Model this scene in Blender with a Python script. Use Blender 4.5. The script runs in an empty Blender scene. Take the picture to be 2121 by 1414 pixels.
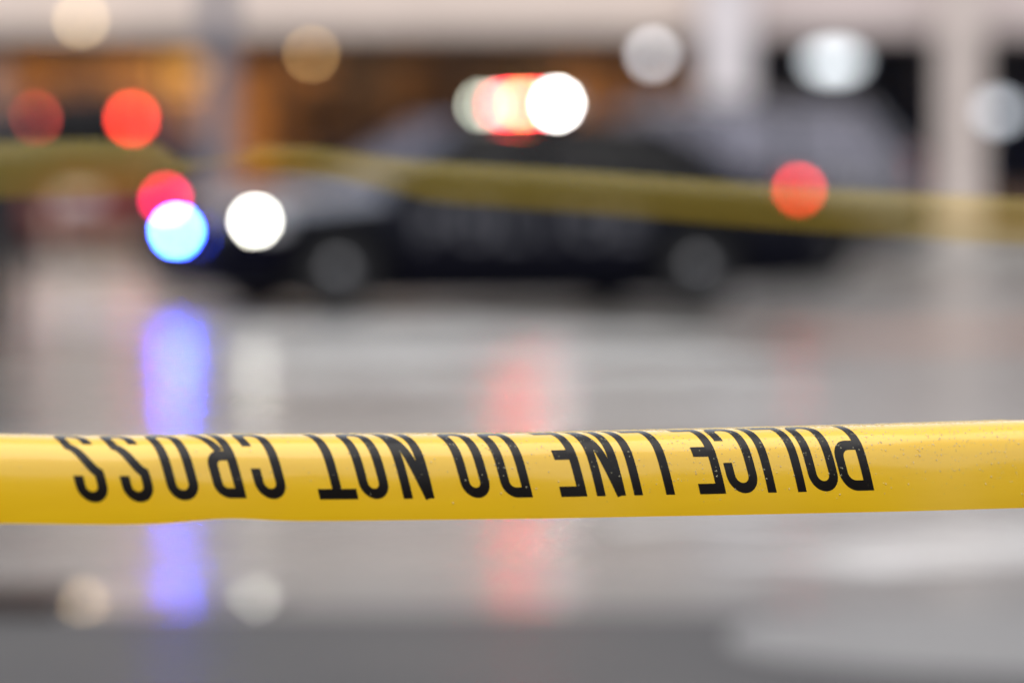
import bpy, bmesh, math, random
import numpy as np
from mathutils import Vector, Matrix

random.seed(7)
R = math.radians
SC = bpy.context.scene
COL = SC.collection

# ------------------------------------------------------------------ camera
F = 10605.0            # focal length in photo pixels (180 mm on 36 mm, 2121 px wide)
CX, CY, HOR = 1060.5, 707.0, 318.0
CAM_H = 1.2
PITCH = math.atan((CY - HOR) / F)
cam_d = bpy.data.cameras.new('camera')
cam = bpy.data.objects.new('camera', cam_d)
COL.objects.link(cam)
cam_d.lens = 180
cam_d.sensor_width = 36
cam_d.clip_start = 0.1
cam_d.clip_end = 4000
cam.location = (0, 0, CAM_H)
cam.rotation_euler = (math.pi / 2 - PITCH, 0, 0)
cam_d.dof.use_dof = True
cam_d.dof.focus_distance = 3.35
cam_d.dof.aperture_fstop = 4.5
SC.camera = cam

# ------------------------------------------------------------------ world, sun, exposure
SUN_EL, SUN_AZ = R(71), R(190)     # soft overcast light from behind the camera
w = bpy.data.worlds.new('World')
SC.world = w
w.use_nodes = True
nt = w.node_tree
bg = nt.nodes['Background']
sky = nt.nodes.new('ShaderNodeTexSky')
sky.sky_type = 'NISHITA'
sky.sun_disc = False
sky.sun_elevation = SUN_EL
sky.sun_rotation = SUN_AZ
sky.air_density = 1.0
sky.dust_density = 1.0
sky.ozone_density = 1.0
hs = nt.nodes.new('ShaderNodeHueSaturation')
hs.inputs['Saturation'].default_value = 0.22
nt.links.new(sky.outputs[0], hs.inputs['Color'])
nt.links.new(hs.outputs[0], bg.inputs['Color'])
bg.inputs['Strength'].default_value = 0.14

sun_d = bpy.data.lights.new('sun', 'SUN')
sun_d.energy = 1.5
sun_d.angle = R(95)
sun_d.color = (1, 0.95, 0.89)
sun = bpy.data.objects.new('sun', sun_d)
COL.objects.link(sun)
sd = Vector((math.sin(SUN_AZ) * math.cos(SUN_EL), math.cos(SUN_AZ) * math.cos(SUN_EL), math.sin(SUN_EL)))
sun.rotation_euler = sd.to_track_quat('Z', 'Y').to_euler()
sun.location = (0, -5, 20)

SC.view_settings.view_transform = 'Standard'
SC.view_settings.look = 'None'
SC.view_settings.exposure = 0.93
SC.view_settings.gamma = 1
SC.view_settings.use_curve_mapping = False
SC.render.engine = 'CYCLES'
SC.cycles.use_denoising = True
SC.cycles.use_adaptive_sampling = False
SC.cycles.max_bounces = 8
SC.cycles.transparent_max_bounces = 12
SC.cycles.sample_clamp_indirect = 8
SC.cycles.caustics_refractive = False


# ------------------------------------------------------------------ layout helpers
def P(px, py, Y):
    """world point seen at photo pixel (px, py), Y metres ahead of the camera"""
    c, s = math.cos(PITCH), math.sin(PITCH)
    a, b = (px - CX) / F, (CY - py) / F
    dy = c + b * s
    dz = -s + b * c
    return Vector((a / dy * Y, Y, CAM_H + dz / dy * Y))


def ground(px, py):
    Y = CAM_H / ((py - HOR) / F)
    p = P(px, py, Y)
    p.z = 0
    return p


# ------------------------------------------------------------------ materials
def new_mat(name):
    m = bpy.data.materials.new(name)
    m.use_nodes = True
    return m, m.node_tree, m.node_tree.nodes['Principled BSDF']


def plain(name, col, rough=0.5, metal=0.0, coat=0.0, var=0.12, scale=6.0, bump=0.0, spec=0.5):
    m, t, b = new_mat(name)
    b.inputs['Roughness'].default_value = rough
    b.inputs['Metallic'].default_value = metal
    b.inputs['Coat Weight'].default_value = coat
    b.inputs['Coat Roughness'].default_value = 0.05
    b.inputs['Specular IOR Level'].default_value = spec
    tc = t.nodes.new('ShaderNodeTexCoord')
    n = t.nodes.new('ShaderNodeTexNoise')
    n.inputs['Scale'].default_value = scale
    n.inputs['Detail'].default_value = 5
    t.links.new(tc.outputs['Object'], n.inputs['Vector'])
    r = t.nodes.new('ShaderNodeValToRGB')
    r.color_ramp.elements[0].position = 0.3
    r.color_ramp.elements[1].position = 0.7
    r.color_ramp.elements[0].color = tuple(c * (1 - var) for c in col) + (1,)
    r.color_ramp.elements[1].color = tuple(min(1, c * (1 + var)) for c in col) + (1,)
    t.links.new(n.outputs['Fac'], r.inputs['Fac'])
    t.links.new(r.outputs['Color'], b.inputs['Base Color'])
    if bump:
        bp = t.nodes.new('ShaderNodeBump')
        bp.inputs['Strength'].default_value = bump
        bp.inputs['Distance'].default_value = 0.01
        t.links.new(n.outputs['Fac'], bp.inputs['Height'])
        t.links.new(bp.outputs['Normal'], b.inputs['Normal'])
    return m


def emit(name, col, strength):
    m, t, b = new_mat(name)
    b.inputs['Base Color'].default_value = tuple(min(.8, c) for c in col) + (1,)
    b.inputs['Emission Color'].default_value = tuple(col) + (1,)
    b.inputs['Emission Strength'].default_value = strength
    return m


def glass_mat(name, tint, gloss_rough=0.03):
    m, t, b = new_mat(name)
    t.nodes.remove(b)
    out = t.nodes['Material Output']
    tr = t.nodes.new('ShaderNodeBsdfTransparent')
    tr.inputs['Color'].default_value = tuple(tint) + (1,)
    gl = t.nodes.new('ShaderNodeBsdfGlossy')
    gl.inputs['Roughness'].default_value = gloss_rough
    fr = t.nodes.new('ShaderNodeFresnel')
    fr.inputs['IOR'].default_value = 1.5
    mx = t.nodes.new('ShaderNodeMixShader')
    t.links.new(fr.outputs[0], mx.inputs[0])
    t.links.new(tr.outputs[0], mx.inputs[1])
    t.links.new(gl.outputs[0], mx.inputs[2])
    t.links.new(mx.outputs[0], out.inputs['Surface'])
    return m


def wet_ground(name, col_a, col_b, scale, r_lo, r_hi, coat, coat_r, bump=0.15, stretch=(1, 1, 1), wave=0):
    """wet paving: patchy colour, a water film (coat) of uneven smoothness"""
    m, t, b = new_mat(name)
    tc = t.nodes.new('ShaderNodeTexCoord')
    mp = t.nodes.new('ShaderNodeMapping')
    mp.inputs['Scale'].default_value = stretch
    t.links.new(tc.outputs['Object'], mp.inputs['Vector'])
    n = t.nodes.new('ShaderNodeTexNoise')
    n.inputs['Scale'].default_value = scale
    n.inputs['Detail'].default_value = 6
    t.links.new(mp.outputs[0], n.inputs['Vector'])
    r = t.nodes.new('ShaderNodeValToRGB')
    r.color_ramp.elements[0].position = 0.35
    r.color_ramp.elements[1].position = 0.65
    r.color_ramp.elements[0].color = tuple(col_a) + (1,)
    r.color_ramp.elements[1].color = tuple(col_b) + (1,)
    t.links.new(n.outputs['Fac'], r.inputs['Fac'])
    t.links.new(r.outputs['Color'], b.inputs['Base Color'])
    mr = t.nodes.new('ShaderNodeMapRange')
    mr.inputs['From Min'].default_value = 0.35
    mr.inputs['From Max'].default_value = 0.65
    mr.inputs['To Min'].default_value = r_lo
    mr.inputs['To Max'].default_value = r_hi
    t.links.new(n.outputs['Fac'], mr.inputs['Value'])
    t.links.new(mr.outputs[0], b.inputs['Roughness'])
    b.inputs['Coat Weight'].default_value = coat
    b.inputs['Coat Roughness'].default_value = coat_r
    b.inputs['Coat IOR'].default_value = 1.33
    g = t.nodes.new('ShaderNodeTexNoise')
    g.inputs['Scale'].default_value = 160
    g.inputs['Detail'].default_value = 3
    t.links.new(tc.outputs['Object'], g.inputs['Vector'])
    bp = t.nodes.new('ShaderNodeBump')
    bp.inputs['Strength'].default_value = bump
    bp.inputs['Distance'].default_value = 0.002
    t.links.new(g.outputs['Fac'], bp.inputs['Height'])
    last = bp
    if wave:
        g2 = t.nodes.new('ShaderNodeTexNoise')
        g2.inputs['Scale'].default_value = 2.2
        g2.inputs['Detail'].default_value = 2
        t.links.new(tc.outputs['Object'], g2.inputs['Vector'])
        b2 = t.nodes.new('ShaderNodeBump')
        b2.inputs['Strength'].default_value = 1.0
        b2.inputs['Distance'].default_value = wave
        t.links.new(g2.outputs['Fac'], b2.inputs['Height'])
        t.links.new(bp.outputs['Normal'], b2.inputs['Normal'])
        last = b2
    for s_ in ('Normal', 'Coat Normal'):
        t.links.new(last.outputs['Normal'], b.inputs[s_])
    return m


M = {}
M['road'] = wet_ground('wet_road', (0.088, 0.082, 0.073), (0.165, 0.156, 0.142), 0.35, 0.24, 0.34, 0.5, 0.2, 0.07, (0.5, 1, 1), 0.012)
M['apron'] = wet_ground('wet_gutter_concrete', (0.09, 0.086, 0.08), (0.14, 0.135, 0.127), 0.8, 0.26, 0.34, 0.3, 0.14, 0.05)
M['near'] = wet_ground('dark_wet_asphalt', (0.014, 0.0135, 0.015), (0.048, 0.045, 0.044), 0.9, 0.6, 0.7, 0.0, 0.12, 0.5)
M['near'].node_tree.nodes['Principled BSDF'].inputs['Coat Weight'].default_value = 0.2
M['near'].node_tree.nodes['Principled BSDF'].inputs['Coat Roughness'].default_value = 0.24
M['near'].node_tree.nodes['Principled BSDF'].inputs['Specular IOR Level'].default_value = 0.22
M['paint'] = wet_ground('worn_white_paint', (0.48, 0.48, 0.47), (0.70, 0.70, 0.69), 3, 0.22, 0.34, 0.4, 0.09, 0.1)
M['brick_paint'] = wet_ground('wet_brick_paving', (0.22, 0.12, 0.085), (0.30, 0.175, 0.125), 3, 0.25, 0.35, 0.3, 0.12, 0.1)
M['water'] = wet_ground('matte_pale_grey', (0.10, 0.10, 0.097), (0.14, 0.14, 0.136), 2, 0.32, 0.42, 0.2, 0.2, 0.02)
M['walk'] = wet_ground('wet_sidewalk', (0.26, 0.24, 0.22), (0.34, 0.32, 0.3), 1.2, 0.25, 0.4, 0.4, 0.1, 0.1)
M['dark_brick'] = plain('dark_brick', (0.03, 0.022, 0.019), 0.8, var=0.2, scale=4)
M['iron'] = plain('rusty_iron', (0.035, 0.02, 0.015), 0.9, var=.4, scale=8, spec=0.05)
M['pale_paving'] = wet_ground('wet_pale_paving', (0.42, 0.37, 0.325), (0.52, 0.47, 0.42), .8, 0.22, 0.3, 0.4, 0.12, 0.1)
M['kerb'] = plain('kerb_concrete', (0.36, 0.35, 0.33), 0.45)
M['facade_warm'] = plain('pale_stucco', (0.60, 0.50, 0.445), 0.75, var=0.07, scale=1.2, bump=0.1)
M['facade_grey'] = plain('pale_pink_stucco', (0.52, 0.44, 0.425), 0.75, var=0.07, scale=1.0, bump=0.1)
M['column'] = plain('column_stone', (0.50, 0.43, 0.40), 0.6, var=0.08, scale=2)
M['column_w'] = plain('column_white', (0.62, 0.58, 0.60), 0.55, var=0.06, scale=2)
M['wood_a'] = plain('wood_panel_amber', (0.40, 0.19, 0.055), 0.5, var=0.25, scale=3)
M['wood_b'] = plain('wood_panel_brown', (0.20, 0.095, 0.035), 0.5, var=0.25, scale=3)
M['wood_c'] = plain('wood_panel_dark', (0.085, 0.042, 0.02), 0.5, var=0.25, scale=3)
M['shop_floor'] = plain('shop_floor', (0.14, 0.10, 0.07), 0.35)
M['shop_ceiling'] = plain('shop_ceiling', (0.25, 0.2, 0.15), 0.8)
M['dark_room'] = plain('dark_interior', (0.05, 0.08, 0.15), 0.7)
M['added_blind'] = plain('added_pale_blind', (0.42, 0.40, 0.38), 0.8)
M['frame'] = plain('dark_bronze_frame', (0.04, 0.032, 0.027), 0.4, metal=0.6)
M['pane'] = glass_mat('shop_glass', (0.92, 0.92, 0.9))
M['pane_dark'] = glass_mat('dark_window_glass', (0.5, 0.6, 0.75))
M['galv'] = plain('galvanised_steel', (0.17, 0.165, 0.195), 0.45, metal=0.3)
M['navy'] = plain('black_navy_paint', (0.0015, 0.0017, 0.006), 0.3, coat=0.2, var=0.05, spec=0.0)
M['hood_sheen'] = plain('blue_grey_sky_sheen', (0.075, 0.09, 0.13), 0.25, coat=0.8, var=0.05)  # sky highlight on the dark bonnet, put into the base colour
M['silver'] = plain('dark_grey_paint', (0.05, 0.048, 0.06), 0.3, metal=0.2, coat=0.8, var=0.05)
M['mirror_glass'] = glass_mat('reflecting_car_glass', (0.2, 0.21, 0.25))
[n for n in M['mirror_glass'].node_tree.nodes if n.type == 'BSDF_GLOSSY'][0].inputs['Color'].default_value = (.8, .79, .95, 1)
[n for n in M['mirror_glass'].node_tree.nodes if n.type == 'FRESNEL'][0].inputs['IOR'].default_value = 1.9
M['red_paint'] = plain('dark_red_paint', (0.12, 0.016, 0.013), 0.28, coat=0.8, var=0.05)
M['black'] = plain('black_plastic', (0.004, 0.004, 0.005), 0.5, spec=0.1)
M['rubber'] = plain('tyre_rubber', (0.007, 0.007, 0.007), 0.8, scale=20, spec=0.1)
M['steel'] = plain('wheel_steel', (0.022, 0.021, 0.025), 0.45, metal=0.2)
M['chrome'] = plain('chrome', (0.3, 0.3, 0.31), 0.2, metal=1.0, var=0.03)
M['seat'] = plain('seat_fabric', (0.03, 0.03, 0.033), 0.85, scale=30)
M['car_glass'] = glass_mat('tinted_car_glass', (0.10, 0.10, 0.13))
[n for n in M['car_glass'].node_tree.nodes if n.type == 'FRESNEL'][0].inputs['IOR'].default_value = 1.3
M['letter_grey'] = plain('reflective_grey_letters', (0.085, 0.085, 0.1), 0.45, var=0.05)
M['plate'] = plain('number_plate', (0.6, 0.6, 0.62), 0.4)
M['lens_clear'] = plain('clear_lamp_lens', (0.5, 0.5, 0.52), 0.12, coat=1, var=0.03)
M['lens_red'] = plain('red_lamp_lens', (0.28, 0.012, 0.012), 0.15, coat=1, var=0.05)
M['lens_blue'] = plain('blue_lamp_lens', (0.01, 0.02, 0.3), 0.15, coat=1, var=0.05)
M['print'] = plain('black_print', (0.006, 0.004, 0.003), 0.22, var=0.2, spec=0.3)
M['skin'] = plain('skin', (0.42, 0.25, 0.19), 0.5, var=0.06)
M['hair'] = plain('dark_hair', (0.02, 0.014, 0.01), 0.5)
M['cloth_black'] = plain('black_cloth', (0.012, 0.012, 0.016), 0.85, scale=25)
M['cloth_navy'] = plain('navy_cloth', (0.016, 0.018, 0.035), 0.85, scale=25)
M['cloth_grey'] = plain('charcoal_cloth', (0.03, 0.03, 0.033), 0.85, scale=25)
M['shoe'] = plain('shoe_leather', (0.015, 0.013, 0.012), 0.4)

# lamps
M['e_head'] = emit('headlamp_white', (1.0, 0.98, 0.86), 34)
M['e_blue'] = emit('strobe_blue', (0.021, 0.072, 1.0), 400)
M['e_redstrobe'] = emit('strobe_red', (1.0, 0.012, 0.10), 24)
M['e_tail'] = emit('tail_red', (1.0, 0.03, 0.03), 13)
M['e_brake'] = emit('brake_red', (1.0, 0.05, 0.025), 22)
M['e_brake_dim'] = emit('brake_red_dim', (1.0, 0.10, 0.07), 7)
M['e_bar_white'] = emit('bar_white', (1.0, 0.98, 0.93), 45)
M['e_bar_pale'] = emit('bar_pale', (0.93, 1.0, 0.80), 8)
M['e_bar_amber'] = emit('bar_amber', (1.0, 0.62, 0.10), 18)
M['e_lens_red'] = emit('lit_red_lens', (1.0, 0.012, 0.03), 60)
M['e_bar_red'] = emit('bar_red', (1.0, 0.16, 0.16), 9)
M['e_sign'] = emit('sign_white', (0.86, 0.94, 1.0), 1.35)
M['e_sign_dim'] = emit('sign_white_dim', (0.80, 0.88, 1.0), 1.0)
M['e_globe'] = emit('globe_white', (0.95, 0.95, 1.0), 3.0)
M['e_warm'] = emit('warm_lamp', (1.0, 0.62, 0.26), 7)
M['e_amber_soft'] = emit('amber_globe', (1.0, 0.45, 0.09), 0.7)
M['e_warm_hot'] = emit('warm_lamp_hot', (1.0, 0.72, 0.42), 6)


def tape_material(name, transp, ca=(0.80, 0.465, 0.001), cb=(0.91, 0.56, 0.0025)):
    m, t, b = new_mat(name)
    b.inputs['Base Color'].default_value = (0.80, 0.50, 0.006, 1)
    b.inputs['Roughness'].default_value = 0.25
    b.inputs['Specular IOR Level'].default_value = 0.7
    b.inputs['Coat Weight'].default_value = 1.0
    b.inputs['Coat IOR'].default_value = 1.5
    b.inputs['Coat Roughness'].default_value = 0.1
    tc = t.nodes.new('ShaderNodeTexCoord')
    n = t.nodes.new('ShaderNodeTexNoise')
    n.inputs['Scale'].default_value = 18
    n.inputs['Detail'].default_value = 4
    mp = t.nodes.new('ShaderNodeMapping')
    mp.inputs['Scale'].default_value = (0.25, 1, 2.5)
    t.links.new(tc.outputs['Object'], mp.inputs['Vector'])
    t.links.new(mp.outputs[0], n.inputs['Vector'])
    r = t.nodes.new('ShaderNodeValToRGB')
    r.color_ramp.elements[0].color = ca + (1,)
    r.color_ramp.elements[1].color = cb + (1,)
    t.links.new(n.outputs['Fac'], r.inputs['Fac'])
    t.links.new(r.outputs['Color'], b.inputs['Base Color'])
    bp = t.nodes.new('ShaderNodeBump')
    bp.inputs['Strength'].default_value = 0.12
    bp.inputs['Distance'].default_value = 0.003
    t.links.new(n.outputs['Fac'], bp.inputs['Height'])
    t.links.new(bp.outputs['Normal'], b.inputs['Normal'])
    out = t.nodes['Material Output']
    tl = t.nodes.new('ShaderNodeBsdfTranslucent')
    tl.inputs['Color'].default_value = (0.85, 0.5, 0.002, 1)
    m1 = t.nodes.new('ShaderNodeMixShader')
    m1.inputs[0].default_value = 0.4 if transp else 0.06
    t.links.new(b.outputs[0], m1.inputs[1])
    t.links.new(tl.outputs[0], m1.inputs[2])
    last = m1
    if transp:
        tr = t.nodes.new('ShaderNodeBsdfTransparent')
        tr.inputs['Color'].default_value = (1.0, 0.9, 0.66, 1)
        m2 = t.nodes.new('ShaderNodeMixShader')
        m2.inputs[0].default_value = transp
        t.links.new(m1.outputs[0], m2.inputs[1])
        t.links.new(tr.outputs[0], m2.inputs[2])
        last = m2
    t.links.new(last.outputs[0], out.inputs['Surface'])
    return m


M['tape'] = tape_material('yellow_plastic_tape', 0)
M['tape_thin'] = tape_material('thin_yellow_plastic_tape', 0.8, (0.90, 0.66, 0.07), (0.97, 0.78, 0.14))
dm = glass_mat('water_drop', (0.97, 0.97, 0.97), 0.05)
_nt = dm.node_tree
_fr = [n for n in _nt.nodes if n.type == 'FRESNEL'][0]
_fr.inputs['IOR'].default_value = 1.12
_ms = [n for n in _nt.nodes if n.type == 'MIX_SHADER'][0]
_df = _nt.nodes.new('ShaderNodeBsdfDiffuse')
_df.inputs['Color'].default_value = (.97, .90, .58, 1)  # pale yellow put in for light passing through and glinting on drops
_m2 = _nt.nodes.new('ShaderNodeMixShader')
_m2.inputs[0].default_value = .26
_nt.links.new(_ms.outputs[0], _m2.inputs[1])
_nt.links.new(_df.outputs[0], _m2.inputs[2])
_nt.links.new(_m2.outputs[0], _nt.nodes['Material Output'].inputs['Surface'])
M['drop'] = dm


# ------------------------------------------------------------------ object helpers
def link(name, me, mat, parent=None, loc=None, smooth=False):
    if mat is not None and len(me.materials) == 0:
        me.materials.append(mat)
    for p in me.polygons:
        p.use_smooth = bool(smooth)
    if smooth:
        me.set_sharp_from_angle(angle=R(smooth if smooth is not True else 40))
    o = bpy.data.objects.new(name, me)
    COL.objects.link(o)
    if parent is not None:
        o.parent = parent
    if loc is not None:
        o.location = loc
    return o


def from_bm(name, bm, mat, parent=None, loc=None, smooth=False):
    bmesh.ops.recalc_face_normals(bm, faces=bm.faces)
    me = bpy.data.meshes.new(name)
    bm.to_mesh(me)
    bm.free()
    return link(name, me, mat, parent, loc, smooth)


def tag(o, label=None, cat=None, group=None, kind=None):
    if label:
        o['label'] = label
    if cat:
        o['category'] = cat
    if group:
        o['group'] = group
    if kind:
        o['kind'] = kind
    return o


def thing(name, label, cat, loc=(0, 0, 0), rz=0.0, group=None):
    o = bpy.data.objects.new(name, None)
    COL.objects.link(o)
    o.location = loc
    o.rotation_euler = (0, 0, rz)
    return tag(o, label, cat, group)


def add_box(bm, x0, x1, y0, y1, z0, z1, bev=0.0):
    vs = [bm.verts.new((x, y, z)) for x in (x0, x1) for y in (y0, y1) for z in (z0, z1)]
    fs = [(0, 1, 3, 2), (4, 6, 7, 5), (0, 4, 5, 1), (2, 3, 7, 6), (0, 2, 6, 4), (1, 5, 7, 3)]
    faces = [bm.faces.new([vs[i] for i in f]) for f in fs]
    if bev:
        es = {e for f in faces for e in f.edges}
        bmesh.ops.bevel(bm, geom=list(es), offset=bev, segments=2, affect='EDGES', profile=0.5)


def box(name, x0, x1, y0, y1, z0, z1, mat, parent=None, bev=0.0):
    bm = bmesh.new()
    add_box(bm, min(x0, x1), max(x0, x1), min(y0, y1), max(y0, y1), min(z0, z1), max(z0, z1), bev)
    return from_bm(name, bm, mat, parent)


def add_tube(bm, a, b, ra, rb=None, seg=14, cap=True):
    a, b = Vector(a), Vector(b)
    rb = ra if rb is None else rb
    q = (b - a).to_track_quat('Z', 'Y')
    rings = []
    for c, r in ((a, ra), (b, rb)):
        rings.append([bm.verts.new(c + q @ Vector((r * math.cos(2 * math.pi * k / seg), r * math.sin(2 * math.pi * k / seg), 0))) for k in range(seg)])
    for k in range(seg):
        bm.faces.new((rings[0][k], rings[0][(k + 1) % seg], rings[1][(k + 1) % seg], rings[1][k]))
    if cap:
        bm.faces.new(rings[0][::-1])
        bm.faces.new(rings[1])


def tube(name, a, b, r, mat, parent=None, rb=None, seg=14):
    bm = bmesh.new()
    add_tube(bm, a, b, r, rb, seg)
    return from_bm(name, bm, mat, parent, smooth=True)


def add_lathe(bm, prof, axis='z', seg=28, closed=False):
    rings = []
    for (r, h) in prof:
        ring = []
        for k in range(seg):
            a = 2 * math.pi * k / seg
            c, s = r * math.cos(a), r * math.sin(a)
            ring.append(bm.verts.new((c, s, h) if axis == 'z' else (c, h, s)))
        rings.append(ring)
    n = len(rings)
    for i in range(n if closed else n - 1):
        A, B = rings[i], rings[(i + 1) % n]
        for k in range(seg):
            bm.faces.new((A[k], A[(k + 1) % seg], B[(k + 1) % seg], B[k]))
    if not closed:
        bm.faces.new(rings[0])
        bm.faces.new(rings[-1])


def grid_faces(bm, rows, close=False):
    for i in range(len(rows) - 1):
        a, b = rows[i], rows[i + 1]
        for k in range(len(a) - 1):
            bm.faces.new((a[k], a[k + 1], b[k + 1], b[k]))


def sheet(name, x0, x1, y0, y1, z, mat, parent=None, nx=1, ny=1):
    bm = bmesh.new()
    rows = [[bm.verts.new((x0 + (x1 - x0) * i / nx, y0 + (y1 - y0) * j / ny, z)) for i in range(nx + 1)] for j in range(ny + 1)]
    grid_faces(bm, rows)
    return from_bm(name, bm, mat, parent)


def blob_sheet(name, cx, cy, rx, ry, z, mat, parent=None, n=40, wob=0.12, seed=1):
    rnd = random.Random(seed)
    ph = [rnd.uniform(0, 6.28) for _ in range(4)]
    bm = bmesh.new()
    vs = []
    for k in range(n):
        a = 2 * math.pi * k / n
        r = 1 + wob * (math.sin(2 * a + ph[0]) + .6 * math.sin(3 * a + ph[1]) + .4 * math.sin(5 * a + ph[2]))
        vs.append(bm.verts.new((cx + rx * r * math.cos(a), cy + ry * r * math.sin(a), z)))
    bm.faces.new(vs)
    return from_bm(name, bm, mat, parent)


# ================================================================== SETTING
GUT_NEAR, GUT_FAR = 12.9, 14.35          # the sloping gutter strip
SLOPE = math.tan(R(1.75))
g_drop = (GUT_FAR - GUT_NEAR) * SLOPE    # near side is higher

# one ground sheet to the horizon
tag(sheet('ground', -1500, 1500, -1500, 2500, -0.03, M['road']), kind='structure')
road = tag(sheet('road', -60, 60, GUT_FAR, 60.0, 0.0, M['road'], nx=12, ny=12), kind='structure')
# gutter: falls away from the camera, holds a film of water
bm = bmesh.new()
rows = []
for j in range(5):
    y = GUT_NEAR + (GUT_FAR - GUT_NEAR) * j / 4
    rows.append([bm.verts.new((x, y, (GUT_FAR - y) * SLOPE + 0.001)) for x in (-60, -20, -5, 0, 5, 20, 60)])
grid_faces(bm, rows)
tag(from_bm('gutter', bm, M['apron']), kind='structure')
tag(sheet('pavement', -60, 60, -30, GUT_NEAR, g_drop + 0.001, M['near'], nx=8, ny=8), kind='structure')
# matte pale grey patch on the near pavement, right; worn painted bands on the road
tag(blob_sheet('pale_patch', 1.66, 12.1, 1.12, 0.98, g_drop + 0.005, M['water'], seed=4, wob=0.07), kind='structure')


def stripe(x0, y0, x1, y1, wid, z=0.004, mat='paint', name='road_marking'):
    d = Vector((x1 - x0, y1 - y0, 0)).normalized()
    n = Vector((-d.y, d.x, 0)) * wid / 2
    bm = bmesh.new()
    k = 14
    ra, rb = [], []
    for i in range(k + 1):
        p = Vector((x0, y0, z)).lerp(Vector((x1, y1, z)), i / k)
        ra.append(bm.verts.new(p - n * random.uniform(0.93, 1.03)))
        rb.append(bm.verts.new(p + n * random.uniform(0.93, 1.03)))
    grid_faces(bm, [ra, rb])
    return from_bm(name, bm, M[mat], road)


def stripe_px(xa, ya, xb, yb, wid, **k):
    a, b = ground(xa, ya), ground(xb, yb)
    return stripe(a.x, a.y, b.x, b.y, wid, **k)


stripe_px(440, 708, 1260, 690, 4.2)
stripe_px(480, 780, 1600, 752, 1.8)
stripe_px(900, 850, 1720, 830, 0.9)
stripe_px(1240, 1085, 2300, 1060, 0.35)
stripe_px(1640, 1170, 2300, 1120, 0.75)
stripe_px(1600, 700, 2500, 690, 3.2, mat='brick_paint', name='brick_band')
pale = bmesh.new()
rows = [[pale.verts.new((x, y, .003)) for x in xs_] for y, xs_ in ((36.2, (-9, -5, -2.5)), (42, (-10, -6, -2.9)), (50, (-11, -7, -3.3)), (59.5, (-12, -8, -3.8)))]
grid_faces(pale, rows)
from_bm('pale_paving', pale, M['pale_paving'], road)

# far kerb and sidewalk
tag(box('kerb', -60, 60, 60.0, 60.2, -0.02, 0.14, M['kerb']), kind='structure')
walk = tag(box('sidewalk', -60, 60, 60.203, 66.0, -0.02, 0.135, M['walk']), kind='structure')
SW = 0.137


# ------------------------------------------------------------------ shop buildings
BY = 66.0
LINT = P(0, 70, BY).z


def shop_front(b, x0, x1, n, pane_mat, frame_mat, sill=0.35):
    """glazed shop front: stall riser, mullions, transoms, panes one by one"""
    box('stall_riser', x0, x1, BY + 0.05, BY + 0.2, SW, SW + sill, M['wood_c'], b)
    box('head_rail', x0, x1, BY + 0.06, BY + 0.16, LINT - 0.08, LINT - 0.002, frame_mat, b)
    wdt = (x1 - x0) / n
    me = None
    for i in range(n + 1):
        x = x0 + i * wdt
        box('mullion', x - 0.035, x + 0.035, BY + 0.055, BY + 0.165, SW + sill + 0.002, LINT - 0.082, frame_mat, b)
    for i in range(n):
        xa, xb = x0 + i * wdt + 0.037, x0 + (i + 1) * wdt - 0.037
        zt = SW + 1.95
        box('transom', xa, xb, BY + 0.06, BY + 0.16, zt, zt + 0.06, frame_mat, b)
        box('pane', xa, xb, BY + 0.10, BY + 0.112, SW + sill + 0.004, zt - 0.002, pane_mat, b)
        box('pane', xa, xb, BY + 0.10, BY + 0.112, zt + 0.062, LINT - 0.084, pane_mat, b)


def upper_wall(b, x0, x1, z0, z1, mat, n, zs):
    """wall above the shops with real window openings in rows"""
    W_, H_ = 1.25, 1.55
    pitch = (x1 - x0) / n
    bm = bmesh.new()
    zz = [z0] + [v for z in zs for v in (z, z + H_)] + [z1]
    for r in range(len(zz) - 1):
        a, c = zz[r], zz[r + 1]
        if r % 2 == 0:
            add_box(bm, x0, x1, BY, BY + 0.35, a, c)
        else:
            xx = x0
            for i in range(n):
                xc = x0 + (i + .5) * pitch
                add_box(bm, xx, xc - W_ / 2, BY, BY + 0.35, a + 0.0005, c - 0.0005)
                xx = xc + W_ / 2
            add_box(bm, xx, x1, BY, BY + 0.35, a + 0.0005, c - 0.0005)
    from_bm('wall', bm, mat, b)
    for z in zs:
        for i in range(n):
            xc = x0 + (i + .5) * pitch
            f = bmesh.new()
            for (xa, xb, za, zb) in ((-W_ / 2, -W_ / 2 + .06, 0, H_), (W_ / 2 - .06, W_ / 2, 0, H_), (-W_ / 2 + .06, W_ / 2 - .06, 0, .06),
                                     (-W_ / 2 + .06, W_ / 2 - .06, H_ - .06, H_), (-.03, .03, .06, H_ - .06)):
                add_box(f, xc + xa, xc + xb, BY + .13, BY + .2, z + za, z + zb)
            wo = from_bm('window', f, M['frame'], b)
            box('pane', xc - W_ / 2 + .06, xc + W_ / 2 - .06, BY + .16, BY + .17, z + .06, z + H_ - .06, M['pane'], wo)
            box('sill', xc - W_ / 2 - .05, xc + W_ / 2 + .05, BY - .08, BY - .002, z - .09, z - .003, M['column'], wo)
            box('added_blind', xc - W_ / 2, xc + W_ / 2, BY + .36, BY + .38, z - .05, z + H_ + .05, M['added_blind'], wo)  # unseen pale blinds added so the wet ground mirrors no dark windows


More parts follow.
